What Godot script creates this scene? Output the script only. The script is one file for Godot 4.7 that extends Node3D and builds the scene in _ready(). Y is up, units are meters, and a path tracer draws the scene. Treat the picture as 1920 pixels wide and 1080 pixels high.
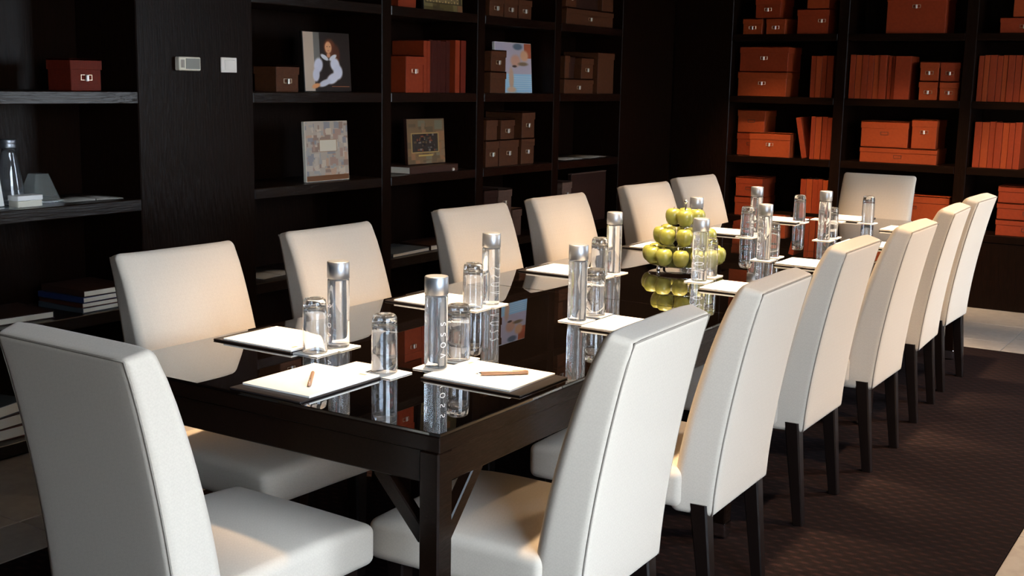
extends Node3D
# A dark wood library meeting room: long glossy table, fourteen cream chairs, shelves of red and tan boxes.

const TABLE_W := 1.0696
const TABLE_L := 4.9017
const TOP := 0.75
const LEFT_FRONT := -2.60      # front plane of the bookcase along the left wall
const BACK_FRONT := -6.63      # front plane of the bookcase along the far wall
const DEPTH := 0.40
const SHELF_T := 0.05
const LEVELS := [0.06, 0.51, 0.96, 1.405, 1.857, 2.305]
const CEIL := 2.75
const RIGHT_WALL := 2.30
const FRONT_WALL := 3.20
const ORD := ["nearest", "second nearest", "third nearest", "fourth nearest", "fifth nearest", "farthest"]
const NTH := ["first", "second", "third", "fourth", "fifth", "sixth", "seventh", "eighth", "ninth", "tenth", "eleventh", "twelfth"]

var M := {}
var used := {}
var cache := {}
var rng := RandomNumberGenerator.new()


# ------------------------------------------------------------------ helpers
func numbered(called: String) -> String:
	if not used.has(called):
		used[called] = 0
		return called
	used[called] += 1
	return "%s_%03d" % [called, used[called]]

func tag(o: Node3D, label := "", category := "", group := "", kind := "") -> Node3D:
	if label != "": o.set_meta("label", label)
	if category != "": o.set_meta("category", category)
	if group != "": o.set_meta("group", group)
	if kind != "": o.set_meta("kind", kind)
	return o

func thing(called: String, label: String, category: String, at := Vector3.ZERO, turn := 0.0, group := "") -> Node3D:
	var o := Node3D.new()
	o.name = numbered(called)
	add_child(o)
	o.position = at
	o.rotation.y = turn
	tag(o, label, category, group)
	return o

func part(called: String, mesh: Mesh, mat: Material, parent: Node, at := Vector3.ZERO) -> MeshInstance3D:
	var o := MeshInstance3D.new()
	o.mesh = mesh
	o.material_override = mat
	o.name = called if parent != self else numbered(called)
	parent.add_child(o, true)
	o.position = at
	return o

func structure(called: String, mesh: Mesh, mat: Material, at := Vector3.ZERO) -> MeshInstance3D:
	var o := part(called, mesh, mat, self, at)
	o.set_meta("kind", "structure")
	return o

func copy(o: Node3D, at: Vector3, turn: float, label: String) -> Node3D:
	var c: Node3D = o.duplicate()
	var plain := String(o.name)
	if plain.length() > 4 and plain[plain.length() - 4] == "_" and plain.right(3).is_valid_int():
		plain = plain.left(-4)
	c.name = numbered(plain)
	add_child(c)
	c.position = at
	c.rotation.y = turn
	c.set_meta("label", label)
	return c

func face(st: SurfaceTool, a: Vector3, b: Vector3, c: Vector3, d: Vector3) -> void:
	# a quad whose corners run counter-clockwise seen from outside; Godot wants clockwise
	for p in [a, c, b, a, d, c]:
		st.add_vertex(p)

# box with bevelled edges: 44 triangles, flat shaded
func bevel(size: Vector3, b := 0.004) -> ArrayMesh:
	var key := "b%s%s" % [size, b]
	if cache.has(key): return cache[key]
	var st := SurfaceTool.new()
	st.begin(Mesh.PRIMITIVE_TRIANGLES)
	st.set_smooth_group(-1)
	add_bevel(st, size, b, Transform3D.IDENTITY)
	st.generate_normals()
	cache[key] = st.commit()
	return cache[key]

func add_bevel(st: SurfaceTool, size: Vector3, b: float, tr: Transform3D) -> void:
	var h := size / 2.0
	b = minf(b, minf(h.x, minf(h.y, h.z)) * 0.9)
	var polys := []
	for ax in 3:
		var u := (ax + 1) % 3
		var v := (ax + 2) % 3
		for s in [-1.0, 1.0]:
			var q := []
			for k in [[-1, -1], [1, -1], [1, 1], [-1, 1]]:
				var p := Vector3.ZERO
				p[ax] = s * h[ax]
				p[u] = k[0] * (h[u] - b)
				p[v] = k[1] * (h[v] - b)
				q.append(p)
			polys.append(q)
		for su in [-1.0, 1.0]:
			for sv in [-1.0, 1.0]:
				var q2 := []
				for k in [[-1, 0], [1, 0], [1, 1], [-1, 1]]:
					var p := Vector3.ZERO
					p[ax] = k[0] * (h[ax] - b)
					p[u] = su * (h[u] - (b if k[1] else 0.0))
					p[v] = sv * (h[v] - (0.0 if k[1] else b))
					q2.append(p)
				polys.append(q2)
	for sx in [-1.0, 1.0]:
		for sy in [-1.0, 1.0]:
			for sz in [-1.0, 1.0]:
				var s := Vector3(sx, sy, sz)
				polys.append([s * Vector3(h.x, h.y - b, h.z - b), s * Vector3(h.x - b, h.y, h.z - b), s * Vector3(h.x - b, h.y - b, h.z)])
	for q in polys:
		var mid := Vector3.ZERO
		for p in q: mid += p
		var n: Vector3 = (q[1] - q[0]).cross(q[2] - q[0])
		if n.dot(mid) < 0.0: q.reverse()
		for i in range(1, q.size() - 1):
			for p in [q[0], q[i + 1], q[i]]:
				st.add_vertex(tr * p)

func joined(boxes: Array, b := 0.004) -> ArrayMesh:
	# boxes: [[centre, size], ...] in one mesh
	var st := SurfaceTool.new()
	st.begin(Mesh.PRIMITIVE_TRIANGLES)
	st.set_smooth_group(-1)
	for x in boxes:
		add_bevel(st, x[1], b, Transform3D(x[2] if x.size() > 2 else Basis.IDENTITY, x[0]))
	st.generate_normals()
	return st.commit()

# upholstered block: rounded edges, smooth, passed through a bending function
func soft(size: Vector3, r: float, n: int, div: int, bend: Callable) -> ArrayMesh:
	var h := size / 2.0
	var st := SurfaceTool.new()
	st.begin(Mesh.PRIMITIVE_TRIANGLES)
	st.set_smooth_group(0)
	var line := func(a: float) -> Array:
		var l := []
		for k in n: l.append(-a + r * k / n)
		for k in div + 1: l.append(-(a - r) + 2.0 * (a - r) * k / div)
		for k in n: l.append(a - r + r * (k + 1) / n)
		return l
	for ax in 3:
		var u := (ax + 1) % 3
		var v := (ax + 2) % 3
		var lu: Array = line.call(h[u])
		var lv: Array = line.call(h[v])
		for s in [-1.0, 1.0]:
			var grid := []
			for a in lu:
				var row := []
				for c in lv:
					var p := Vector3.ZERO
					p[ax] = s * h[ax]
					p[u] = a
					p[v] = c
					var inner := p.clamp(-(h - Vector3.ONE * r), h - Vector3.ONE * r)
					row.append(bend.call(inner + (p - inner).normalized() * r))
				grid.append(row)
			for i in lu.size() - 1:
				for j in lv.size() - 1:
					if s > 0: face(st, grid[i][j], grid[i + 1][j], grid[i + 1][j + 1], grid[i][j + 1])
					else: face(st, grid[i][j], grid[i][j + 1], grid[i + 1][j + 1], grid[i + 1][j])
	st.generate_normals()
	return st.commit()

# profile: Vector2(radius, height) from bottom to top (outer side), closed by the axis
func lathe(profile: Array, segs := 32, smooth := true) -> ArrayMesh:
	var st := SurfaceTool.new()
	st.begin(Mesh.PRIMITIVE_TRIANGLES)
	st.set_smooth_group(0 if smooth else -1)
	for i in profile.size() - 1:
		var p: Vector2 = profile[i]
		var q: Vector2 = profile[i + 1]
		if p.is_equal_approx(q): continue
		for k in segs:
			var a := TAU * k / segs
			var b := TAU * (k + 1) / segs
			var p0 := Vector3(p.x * sin(a), p.y, p.x * cos(a))
			var p1 := Vector3(p.x * sin(b), p.y, p.x * cos(b))
			var q0 := Vector3(q.x * sin(a), q.y, q.x * cos(a))
			var q1 := Vector3(q.x * sin(b), q.y, q.x * cos(b))
			if p.x > 1e-6:
				for w in [p0, q1, p1]: st.add_vertex(w)
			if q.x > 1e-6:
				for w in [p0, q0, q1]: st.add_vertex(w)
	st.generate_normals()
	return st.commit()

func tube(path: Array, r: float, segs := 6) -> ArrayMesh:
	var st := SurfaceTool.new()
	st.begin(Mesh.PRIMITIVE_TRIANGLES)
	st.set_smooth_group(0)
	var rings := []
	for i in path.size():
		var d: Vector3 = (path[mini(i + 1, path.size() - 1)] - path[maxi(i - 1, 0)]).normalized()
		var side := d.cross(Vector3.UP if absf(d.y) < 0.9 else Vector3.RIGHT).normalized()
		var up := side.cross(d).normalized()
		var ring := []
		for k in segs:
			ring.append(path[i] + (side * cos(TAU * k / segs) + up * sin(TAU * k / segs)) * r)
		rings.append(ring)
	for i in path.size() - 1:
		for k in segs:
			var l := (k + 1) % segs
			face(st, rings[i][k], rings[i][l], rings[i + 1][l], rings[i + 1][k])
	for k in range(1, segs - 1):
		for w in [rings[0][0], rings[0][k], rings[0][k + 1]]: st.add_vertex(w)
		for w in [rings[-1][0], rings[-1][k + 1], rings[-1][k]]: st.add_vertex(w)
	st.generate_normals()
	return st.commit()

# four-sided tapering leg between two points
func taper(a: Vector3, wa: float, b: Vector3, wb: float) -> ArrayMesh:
	var st := SurfaceTool.new()
	st.begin(Mesh.PRIMITIVE_TRIANGLES)
	st.set_smooth_group(-1)
	var ra := []
	var rb := []
	for k in [[-1, -1], [-0.8, -1], [0.8, -1], [1, -0.8], [1, 0.8], [0.8, 1], [-0.8, 1], [-1, 0.8], [-1, -0.8]].slice(1):
		ra.append(a + Vector3(k[0], 0, k[1]) * wa / 2)
		rb.append(b + Vector3(k[0], 0, k[1]) * wb / 2)
	for i in 8:
		var j := (i + 1) % 8
		face(st, rb[j], rb[i], ra[i], ra[j])    # a is the upper end
	for i in range(1, 7):
		for w in [ra[0], ra[i], ra[i + 1]]: st.add_vertex(w)
		for w in [rb[0], rb[i + 1], rb[i]]: st.add_vertex(w)
	st.generate_normals()
	return st.commit()


# ------------------------------------------------------------------ materials
func noise_tex(freq: float, ramp: Array, size := 512, octaves := 4, normal := false, strength := 4.0, kind := FastNoiseLite.TYPE_SIMPLEX_SMOOTH) -> NoiseTexture2D:
	var n := FastNoiseLite.new()
	n.seed = 11
	n.noise_type = kind
	n.frequency = freq
	n.fractal_octaves = octaves
	var t := NoiseTexture2D.new()
	t.width = size
	t.height = size
	t.seamless = true
	t.noise = n
	if normal:
		t.as_normal_map = true
		t.bump_strength = strength
	elif ramp.size():
		var g := Gradient.new()
		var offs := PackedFloat32Array()
		var cols := PackedColorArray()
		for i in ramp.size():
			offs.append(float(i) / (ramp.size() - 1))
			cols.append(ramp[i])
		g.offsets = offs
		g.colors = cols
		t.color_ramp = g
	return t

func mat(color: Color, rough := 0.6, metal := 0.0, spec := 0.5) -> StandardMaterial3D:
	var m := StandardMaterial3D.new()
	m.albedo_color = color
	m.roughness = rough
	m.metallic = metal
	m.metallic_specular = spec
	return m

func wood(scale: Vector3, rough: float) -> StandardMaterial3D:
	var m := mat(Color.WHITE, rough, 0.0, 0.2)
	m.albedo_texture = M.wood_tex
	m.uv1_triplanar = true
	m.uv1_world_triplanar = true
	m.uv1_scale = scale
	m.normal_enabled = true
	m.normal_texture = M.wood_normal
	m.normal_scale = 0.25
	return m

func cloth(color_a: Color, color_b: Color, weave := 14.0, rough := 0.9) -> StandardMaterial3D:
	var m := mat(Color.WHITE, rough, 0.0, 0.3)
	m.albedo_texture = noise_tex(0.02, [color_a, color_b], 256, 3)
	m.uv1_triplanar = true
	m.uv1_scale = Vector3.ONE * weave
	m.normal_enabled = true
	m.normal_texture = M.weave
	m.normal_scale = 0.2
	return m

func picture(img: Image, rough := 0.35) -> StandardMaterial3D:
	var m := mat(Color.WHITE, rough)
	img.generate_mipmaps()
	m.albedo_texture = ImageTexture.create_from_image(img)
	return m

func weave_image() -> Image:
	var img := Image.create(128, 128, false, Image.FORMAT_RGB8)
	for y in 128:
		for x in 128:
			var over := (x / 8 + y / 8) % 2 == 0
			var t := float(y % 8) if over else float(x % 8)
			var h := 0.35 + 0.6 * sin(PI * (t + 0.5) / 8.0)
			img.set_pixel(x, y, Color(h, h, h))
	img.bump_map_to_normal_map(2.0)
	return img

func carpet_image() -> Image:
	# loops in broken wavy rows, plum brown with lighter ridges
	var n := FastNoiseLite.new()
	n.seed = 5
	n.frequency = 0.03
	var f := FastNoiseLite.new()
	f.seed = 9
	f.frequency = 0.22
	var img := Image.create(512, 512, false, Image.FORMAT_RGB8)
	for y in 512:
		for x in 512:
			var wob := 3.0 * sin(TAU * x / 64.0 + n.get_noise_2d(x, y) * 3.0)
			var row := 0.5 + 0.5 * sin(TAU * (y + wob) / 32.0)
			var cell := 0.5 + 0.5 * sin(TAU * x / 64.0 + PI * floorf((y + wob) / 32.0))
			var v := clampf(0.25 + 0.55 * row * cell + 0.35 * f.get_noise_2d(x, y), 0.0, 1.0)
			img.set_pixel(x, y, Color(0.038, 0.020, 0.019).lerp(Color(0.180, 0.108, 0.102), v))
	return img

func make_materials() -> void:
	M.wood_tex = noise_tex(0.012, [Color(0.048, 0.024, 0.014), Color(0.099, 0.049, 0.026), Color(0.065, 0.032, 0.018), Color(0.127, 0.067, 0.034)], 512, 5)
	M.wood_normal = noise_tex(0.02, [], 512, 4, true, 5.0)
	M.weave = ImageTexture.create_from_image(weave_image())
	M.wood_up = wood(Vector3(9, 0.55, 9), 0.34)
	M.wood_z = wood(Vector3(9, 9, 0.55), 0.28)
	M.wood_z.metallic_specular = 0.4
	M.wood_x = wood(Vector3(0.55, 9, 9), 0.30)
	M.table_wood = wood(Vector3(7, 14, 0.8), 0.36)
	M.table_wood.clearcoat_enabled = true
	M.table_wood.clearcoat = 0.2
	M.table_wood.clearcoat_roughness = 0.15
	var g := mat(Color(0.045, 0.03, 0.025), 0.0, 0.0, 0.9)    # dark polished plate glass over the wood
	g.clearcoat_enabled = true
	g.clearcoat = 1.0
	g.clearcoat_roughness = 0.0
	M.plate = g
	M.fabric = cloth(Color(0.755, 0.705, 0.645), Color(0.795, 0.745, 0.685), 30.0, 0.85)
	M.fabric.rim_enabled = true
	M.fabric.rim = 0.25
	M.fabric.rim_tint = 0.6
	M.welt = cloth(Color(0.54, 0.50, 0.455), Color(0.58, 0.54, 0.495), 30.0)
	M.leg = mat(Color(0.074, 0.042, 0.031), 0.32)
	M.red = cloth(Color(0.505, 0.188, 0.088), Color(0.540, 0.207, 0.097), 6.0, 0.55)
	M.deep_red = cloth(Color(0.364, 0.113, 0.060), Color(0.408, 0.126, 0.068), 6.0, 0.55)
	M.orange = cloth(Color(0.549, 0.226, 0.101), Color(0.585, 0.245, 0.110), 6.0, 0.5)
	M.dark_red = cloth(Color(0.223, 0.068, 0.042), Color(0.258, 0.077, 0.046), 6.0, 0.6)
	M.tan = cloth(Color(0.293, 0.170, 0.104), Color(0.329, 0.192, 0.117), 6.0, 0.55)
	M.umber = cloth(Color(0.188, 0.104, 0.077), Color(0.214, 0.121, 0.091), 6.0, 0.6)
	M.grey_tan = cloth(Color(0.364, 0.276, 0.236), Color(0.399, 0.302, 0.258), 6.0, 0.6)
	M.pages = mat(Color(0.86, 0.83, 0.76), 0.8)
	M.printed = mat(Color(0.50, 0.48, 0.45), 0.5)
	M.paper = mat(Color(0.93, 0.92, 0.90), 0.75, 0.0, 0.3)
	M.card = mat(Color(0.91, 0.90, 0.88), 0.6, 0.0, 0.4)
	M.leather = mat(Color(0.13, 0.11, 0.11), 0.38)
	M.brass = mat(Color(0.83, 0.76, 0.64), 0.28, 1.0)
	M.nickel = mat(Color(0.93, 0.92, 0.90), 0.45, 0.7)
	M.chrome = mat(Color(0.86, 0.87, 0.88), 0.10, 1.0)
	M.cap = mat(Color(0.66, 0.68, 0.71), 0.42, 0.9)
	M.ink = mat(Color(0.70, 0.52, 0.46), 0.7)
	M.white_print = mat(Color(0.95, 0.95, 0.95), 0.5)
	var b := mat(Color(0.97, 0.985, 1.0, 0.03), 0.0)
	b.transparency = BaseMaterial3D.TRANSPARENCY_ALPHA
	b.refraction_enabled = true
	b.refraction_scale = 0.05
	M.glass = b
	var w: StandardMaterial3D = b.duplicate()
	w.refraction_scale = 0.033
	w.albedo_color = Color(0.96, 0.98, 1.0, 0.09)  # white haze put into the colour so the bottles look brighter
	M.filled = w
	var pane := mat(Color(0.95, 0.98, 1.0, 0.06), 0.0)
	pane.transparency = BaseMaterial3D.TRANSPARENCY_ALPHA
	M.pane = pane
	var smoke := mat(Color(0.75, 0.78, 0.76, 0.16), 0.02)
	smoke.transparency = BaseMaterial3D.TRANSPARENCY_ALPHA
	M.smoke = smoke
	M.apple = mat(Color.WHITE, 0.28, 0.0, 0.5)
	M.apple.albedo_texture = noise_tex(0.03, [Color(0.458, 0.462, 0.208), Color(0.510, 0.505, 0.242), Color(0.553, 0.540, 0.281)], 128, 3)
	M.apple.uv1_triplanar = true
	M.apple.uv1_scale = Vector3.ONE * 8.0
	M.apple.clearcoat_enabled = true
	M.apple.clearcoat = 0.3
	M.apple_dark = M.apple.duplicate()
	M.apple_dark.albedo_color = Color(0.9, 0.93, 0.86)
	M.stem = mat(Color(0.25, 0.16, 0.08), 0.8)
	M.plaster = mat(Color(0.52, 0.47, 0.42), 0.9)
	M.wall = mat(Color(0.30, 0.255, 0.22), 0.85)
	M.stone = mat(Color.WHITE, 0.42)
	M.stone.albedo_texture = noise_tex(0.012, [Color(0.533, 0.500, 0.472), Color(0.614, 0.582, 0.547), Color(0.572, 0.539, 0.505), Color(0.648, 0.610, 0.577)], 512, 5)
	M.stone.uv1_triplanar = true
	M.stone.uv1_world_triplanar = true
	M.stone.uv1_scale = Vector3.ONE * 0.9
	M.grout = mat(Color(0.40, 0.36, 0.33), 0.95)
	var cimg := carpet_image()
	M.carpet = mat(Color.WHITE, 0.95, 0.0, 0.2)
	M.carpet.albedo_texture = ImageTexture.create_from_image(cimg)
	var cn: Image = cimg.duplicate()
	cn.bump_map_to_normal_map(6.0)
	M.carpet.normal_enabled = true
	M.carpet.normal_texture = ImageTexture.create_from_image(cn)
	M.carpet.uv1_triplanar = true
	M.carpet.uv1_world_triplanar = true
	M.carpet.uv1_scale = Vector3.ONE * 1.9
	M.plastic = mat(Color(0.88, 0.86, 0.80), 0.45)
	M.screen = mat(Color(0.50, 0.50, 0.47), 0.3)
	M.black = mat(Color(0.07, 0.06, 0.055), 0.5)
	M.blue = mat(Color(0.13, 0.20, 0.36), 0.4)
	M.slate = mat(Color(0.30, 0.33, 0.36), 0.4)
	M.rust = mat(Color(0.36, 0.17, 0.10), 0.45)
	M.brown_cover = mat(Color(0.22, 0.13, 0.09), 0.4)
	M.trim = mat(Color(0.80, 0.78, 0.74), 0.5)
	M.lens = mat(Color(1, 0.93, 0.82), 0.4)
	M.lens.emission_enabled = true
	M.lens.emission = Color(1.0, 0.84, 0.62)
	M.lens.emission_energy_multiplier = 3.0


# ------------------------------------------------------------------ camera and light
func make_view() -> void:
	var cam := Camera3D.new()
	cam.name = "camera"
	cam.fov = rad_to_deg(2.0 * atan(540.0 / 2248.18))
	cam.near = 0.05
	cam.far = 200.0
	add_child(cam)
	cam.transform = Transform3D(Basis(Vector3.UP, 0.5651) * Basis(Vector3.RIGHT, -0.1697) * Basis(Vector3.BACK, 0.0193), Vector3(1.4041, 1.4711, 1.9449))
	cam.current = true
	var sky_mat := ProceduralSkyMaterial.new()              # bright overcast day outside the windows
	sky_mat.sky_top_color = Color(0.84, 0.92, 1.0)
	sky_mat.sky_horizon_color = Color(0.89, 0.945, 1.0)
	sky_mat.ground_bottom_color = Color(0.55, 0.55, 0.54)
	sky_mat.ground_horizon_color = Color(0.68, 0.69, 0.69)
	var sky := Sky.new()
	sky.sky_material = sky_mat
	var env := Environment.new()
	env.background_mode = Environment.BG_SKY
	env.sky = sky
	env.background_energy_multiplier = 13.0
	env.tonemap_mode = Environment.TONE_MAPPER_LINEAR
	env.tonemap_exposure = 1.6
	env.sdfgi_enabled = true
	env.ssao_enabled = true
	env.ssil_enabled = true
	var we := WorldEnvironment.new()
	we.name = "world_environment"
	we.environment = env
	add_child(we)

func downlight(at: Vector3, aim: Vector3, energy: float, angle: float, label: String) -> void:
	var t := thing("recessed_downlight", label, "ceiling light", Vector3(at.x, CEIL, at.z), 0.0, "recessed ceiling downlights")
	part("trim_ring", lathe([Vector2(0.035, 0.02), Vector2(0.037, 0.0), Vector2(0.052, -0.006), Vector2(0.055, 0.0), Vector2(0.055, 0.001), Vector2(0.040, 0.02), Vector2(0.035, 0.02)], 24), M.trim, t)
	part("lens", lathe([Vector2(0, 0.006), Vector2(0.034, 0.006), Vector2(0.034, 0.012), Vector2(0, 0.012)], 24), M.lens, t)
	var l := SpotLight3D.new()
	l.name = "lamp"
	l.light_color = Color(1.0, 0.86, 0.69)
	l.light_energy = energy
	l.light_size = 0.07
	l.spot_angle = angle
	l.spot_angle_attenuation = 1.0
	l.spot_range = 12.0
	l.spot_attenuation = 2.0
	l.shadow_enabled = true
	t.add_child(l)
	l.look_at_from_position(Vector3(at.x, CEIL - 0.012, at.z), aim, Vector3.RIGHT)

func make_lamps() -> void:
	var k := 0
	for z in [-0.80, -1.80, -2.75, -3.65, -4.50]:
		downlight(Vector3(-0.53, 0, z), Vector3(-0.53, 0, z), 13.5, 27.0, "recessed ceiling downlight over the table, %s from the camera" % NTH[k])
		k += 1
	k = 0
	for x in [-1.75, -0.85, 0.05]:
		downlight(Vector3(x, 0, -5.35), Vector3(x, 0.5, BACK_FRONT), 6.0, 20.0, "recessed ceiling downlight washing the far bookcase, %s from the left" % NTH[k])
		k += 1
	k = 0
	for z in [-2.3, -3.7]:
		downlight(Vector3(1.35, 0, z), Vector3(0.5, 0, z), 5.2, 50.0, "recessed ceiling downlight behind the right row of chairs, %s from the camera" % NTH[k])
		k += 1
	k = 0
	for z in [-2.6, -3.6, -5.2]:
		downlight(Vector3(-1.7, 0, z), Vector3(-2.0, 0.5, z), 0.5, 46.0, "recessed ceiling downlight washing the left bookcase, %s from the camera" % NTH[k])
		k += 1


# ------------------------------------------------------------------ room
func make_room() -> void:
	# floor: slab, stone tiles round the inlaid carpet
	var x0 := LEFT_FRONT - DEPTH - 0.2
	var x1 := RIGHT_WALL + 0.2
	var z0 := BACK_FRONT - DEPTH - 0.2
	var z1 := FRONT_WALL + 0.2
	var fl := structure("floor", bevel(Vector3(x1 - x0, 0.2, z1 - z0), 0.002), M.grout, Vector3((x0 + x1) / 2, -0.112, (z0 + z1) / 2))
	tag(fl, "pale stone tiled floor around the dark carpet")
	var cx0 := -1.74
	var cx1 := 0.80
	var cz0 := -5.27
	var cz1 := 1.40
	var xs := [-2.62, -2.0, cx0, -1.105, -0.47, 0.165, cx1, 1.06, 1.68, 2.30]
	var zs := [-6.65, -6.09, -5.53, cz0, -4.66, -4.05, -3.44, -2.83, -2.22, -1.61, -1.0, -0.39, 0.22, 0.81, cz1, 1.66, 2.27, 2.88, 3.20]
	for i in xs.size() - 1:
		for j in zs.size() - 1:
			if xs[i] >= cx0 - 0.01 and xs[i + 1] <= cx1 + 0.01 and zs[j] >= cz0 - 0.01 and zs[j + 1] <= cz1 + 0.01:
				continue
			var s := Vector3(xs[i + 1] - xs[i] - 0.004, 0.012, zs[j + 1] - zs[j] - 0.004)
			var t := part("tile", bevel(s, 0.0015), M.stone, fl)
			t.position = Vector3((xs[i] + xs[i + 1]) / 2, -0.006, (zs[j] + zs[j + 1]) / 2) - fl.position
	var rug := part("carpet", bevel(Vector3(cx1 - cx0 - 0.004, 0.014, cz1 - cz0 - 0.004), 0.003), M.carpet, self, Vector3((cx0 + cx1) / 2, -0.006, (cz0 + cz1) / 2))
	tag(rug, "dark plum brown woven carpet under the table and chairs", "carpet")
	structure("ceiling", bevel(Vector3(x1 - x0, 0.2, z1 - z0), 0.002), M.plaster, Vector3((x0 + x1) / 2, CEIL + 0.115, (z0 + z1) / 2))
	structure("wall_left", bevel(Vector3(0.15, CEIL + 0.02, z1 - z0), 0.002), M.wall, Vector3(LEFT_FRONT - DEPTH - 0.08, CEIL / 2, (z0 + z1) / 2))
	structure("wall_back", bevel(Vector3(x1 - x0, CEIL + 0.02, 0.15), 0.002), M.wall, Vector3((x0 + x1) / 2, CEIL / 2, BACK_FRONT - DEPTH - 0.08))
	structure("wall_front", bevel(Vector3(x1 - x0, CEIL + 0.02, 0.15), 0.002), M.wall, Vector3((x0 + x1) / 2, CEIL / 2, FRONT_WALL + 0.08))
	# right wall: piers, sills and lintels round two tall windows
	var openings := [[1.90, -0.30], [-4.1, -5.4]]
	var sill := 0.45
	var head := 2.60
	var boxes := []
	var edge := FRONT_WALL
	for o in openings:
		boxes.append([Vector3(RIGHT_WALL + 0.1, CEIL / 2, (edge + o[0]) / 2), Vector3(0.2, CEIL, edge - o[0])])
		boxes.append([Vector3(RIGHT_WALL + 0.1, sill / 2, (o[0] + o[1]) / 2), Vector3(0.2, sill, o[0] - o[1])])
		boxes.append([Vector3(RIGHT_WALL + 0.1, (head + CEIL) / 2, (o[0] + o[1]) / 2), Vector3(0.2, CEIL - head, o[0] - o[1])])
		edge = o[1]
	boxes.append([Vector3(RIGHT_WALL + 0.1, CEIL / 2, (edge + BACK_FRONT - DEPTH) / 2), Vector3(0.2, CEIL, edge - BACK_FRONT + DEPTH)])
	structure("wall_right", joined(boxes, 0.001), M.wall)
	var k := 1
	for o in openings:
		var w: float = o[0] - o[1]
		var wn := Node3D.new()
		wn.name = "window_%d" % k
		add_child(wn)
		wn.position = Vector3(RIGHT_WALL + 0.1, sill, (o[0] + o[1]) / 2)
		wn.set_meta("kind", "structure")
		var hh := head - sill
		part("window_frame", joined([[Vector3(0, 0.03, 0), Vector3(0.07, 0.06, w)], [Vector3(0, hh - 0.03, 0), Vector3(0.07, 0.06, w)], [Vector3(0, hh / 2, w / 2 - 0.03), Vector3(0.07, hh - 0.12, 0.06)], [Vector3(0, hh / 2, -w / 2 + 0.03), Vector3(0.07, hh - 0.12, 0.06)], [Vector3(0, hh / 2, 0), Vector3(0.06, hh - 0.12, 0.05)]], 0.003), M.trim, wn)
		for s in [-1, 1]:
			part("pane", bevel(Vector3(0.006, hh - 0.124, w / 2 - 0.09), 0.001), M.pane, wn, Vector3(0, hh / 2, s * (w / 4 - 0.0175)))
		k += 1


# shelving: parts of one built-in bookcase; items are given along the run
func make_left_bookcase() -> void:
	var t := thing("bookcase", "dark wood bookcase built along the left wall with open bays", "bookcase")
	var xm := LEFT_FRONT - DEPTH / 2
	# plain boarding beyond the visible bays, panel with the switches, dividers, blank corner panel
	var run := [[3.19, -0.42, "side_panel"], [-1.455, -2.12, "wide_panel"], [-3.06, -3.14, "upright"], [-3.945, -4.025, "upright"], [-4.83, -4.91, "upright"], [-5.765, BACK_FRONT, "corner_panel"]]
	for r in run:
		var w: float = r[0] - r[1]
		var p := part(r[2], bevel(Vector3(DEPTH, CEIL - 0.002, w), 0.004), M.wood_up, t, Vector3(xm, CEIL / 2, (r[0] + r[1]) / 2))
		if r[2] == "wide_panel": tag(p, "wide dark wood panel that carries the wall controls")
	var bays := [[-0.42, -1.455], [-2.12, -3.06], [-3.14, -3.945], [-4.025, -4.83], [-4.91, -5.765]]
	for b in bays:
		var w: float = b[0] - b[1]
		var zm: float = (b[0] + b[1]) / 2
		part("back_panel", bevel(Vector3(0.02, CEIL - 0.002, w), 0.001), M.wood_up, t, Vector3(LEFT_FRONT - DEPTH + 0.01, CEIL / 2, zm))
		for y in LEVELS:
			part("shelf", bevel(Vector3(DEPTH - 0.022, SHELF_T, w), 0.003), M.wood_z, t, Vector3(xm + 0.011, y - SHELF_T / 2, zm))

func make_back_bookcase() -> void:
	var t := thing("bookcase", "dark wood bookcase across the far wall holding red boxes", "bookcase")
	var zm := BACK_FRONT - DEPTH / 2
	var run := [[LEFT_FRONT, -2.13, "corner_panel"], [-1.335, -1.258, "upright"], [-0.465, -0.388, "upright"], [0.405, 0.482, "upright"], [1.27, RIGHT_WALL - 0.002, "side_panel"]]
	for r in run:
		var w: float = r[1] - r[0]
		part(r[2], bevel(Vector3(w, CEIL - 0.002, DEPTH), 0.004), M.wood_up, t, Vector3((r[0] + r[1]) / 2, CEIL / 2, zm))
	for b in [[-2.13, -1.335], [-1.258, -0.465], [-0.388, 0.405], [0.482, 1.27]]:
		var w: float = b[1] - b[0]
		var xm: float = (b[0] + b[1]) / 2
		part("back_panel", bevel(Vector3(w, CEIL - 0.002, 0.02), 0.001), M.wood_up, t, Vector3(xm, CEIL / 2, BACK_FRONT - DEPTH + 0.01))
		for y in LEVELS.slice(1):
			part("shelf", bevel(Vector3(w, SHELF_T, DEPTH - 0.022), 0.003), M.wood_x, t, Vector3(xm, y - SHELF_T / 2, zm + 0.011))
		part("base_door", bevel(Vector3(w - 0.004, LEVELS[1] - SHELF_T - 0.004, 0.02), 0.002), M.wood_up, t, Vector3(xm, (LEVELS[1] - SHELF_T) / 2, BACK_FRONT - 0.016))


# ------------------------------------------------------------------ chairs
func back_bend(p: Vector3) -> Vector3:
	var y := 0.326 + 0.321 + p.y
	var t := clampf((y - 0.326) / 0.642, 0.0, 1.0)
	var f := p.z / 0.11 + 0.5                       # 1 at the rear face
	var u := 2.0 * p.x / 0.444
	var rear := 0.25 + 0.105 * pow(t, 1.5)
	var thick := lerpf(0.142, 0.088, pow(t, 0.9)) + 0.010 * sin(PI * t)
	var front := (1.0 - f)
	var soften := 0.020 * pow(absf(u), 7.0) + 0.014 * pow(t, 14.0)
	var pillow := 0.009 * (1.0 - u * u) * sin(PI * clampf(t, 0.0, 1.0))
	return Vector3(p.x * (1.0 - (0.05 + 0.03 * t) * f), y - 0.016 * f * pow(t, 12.0), rear - front * (thick - soften + pillow))

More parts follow.
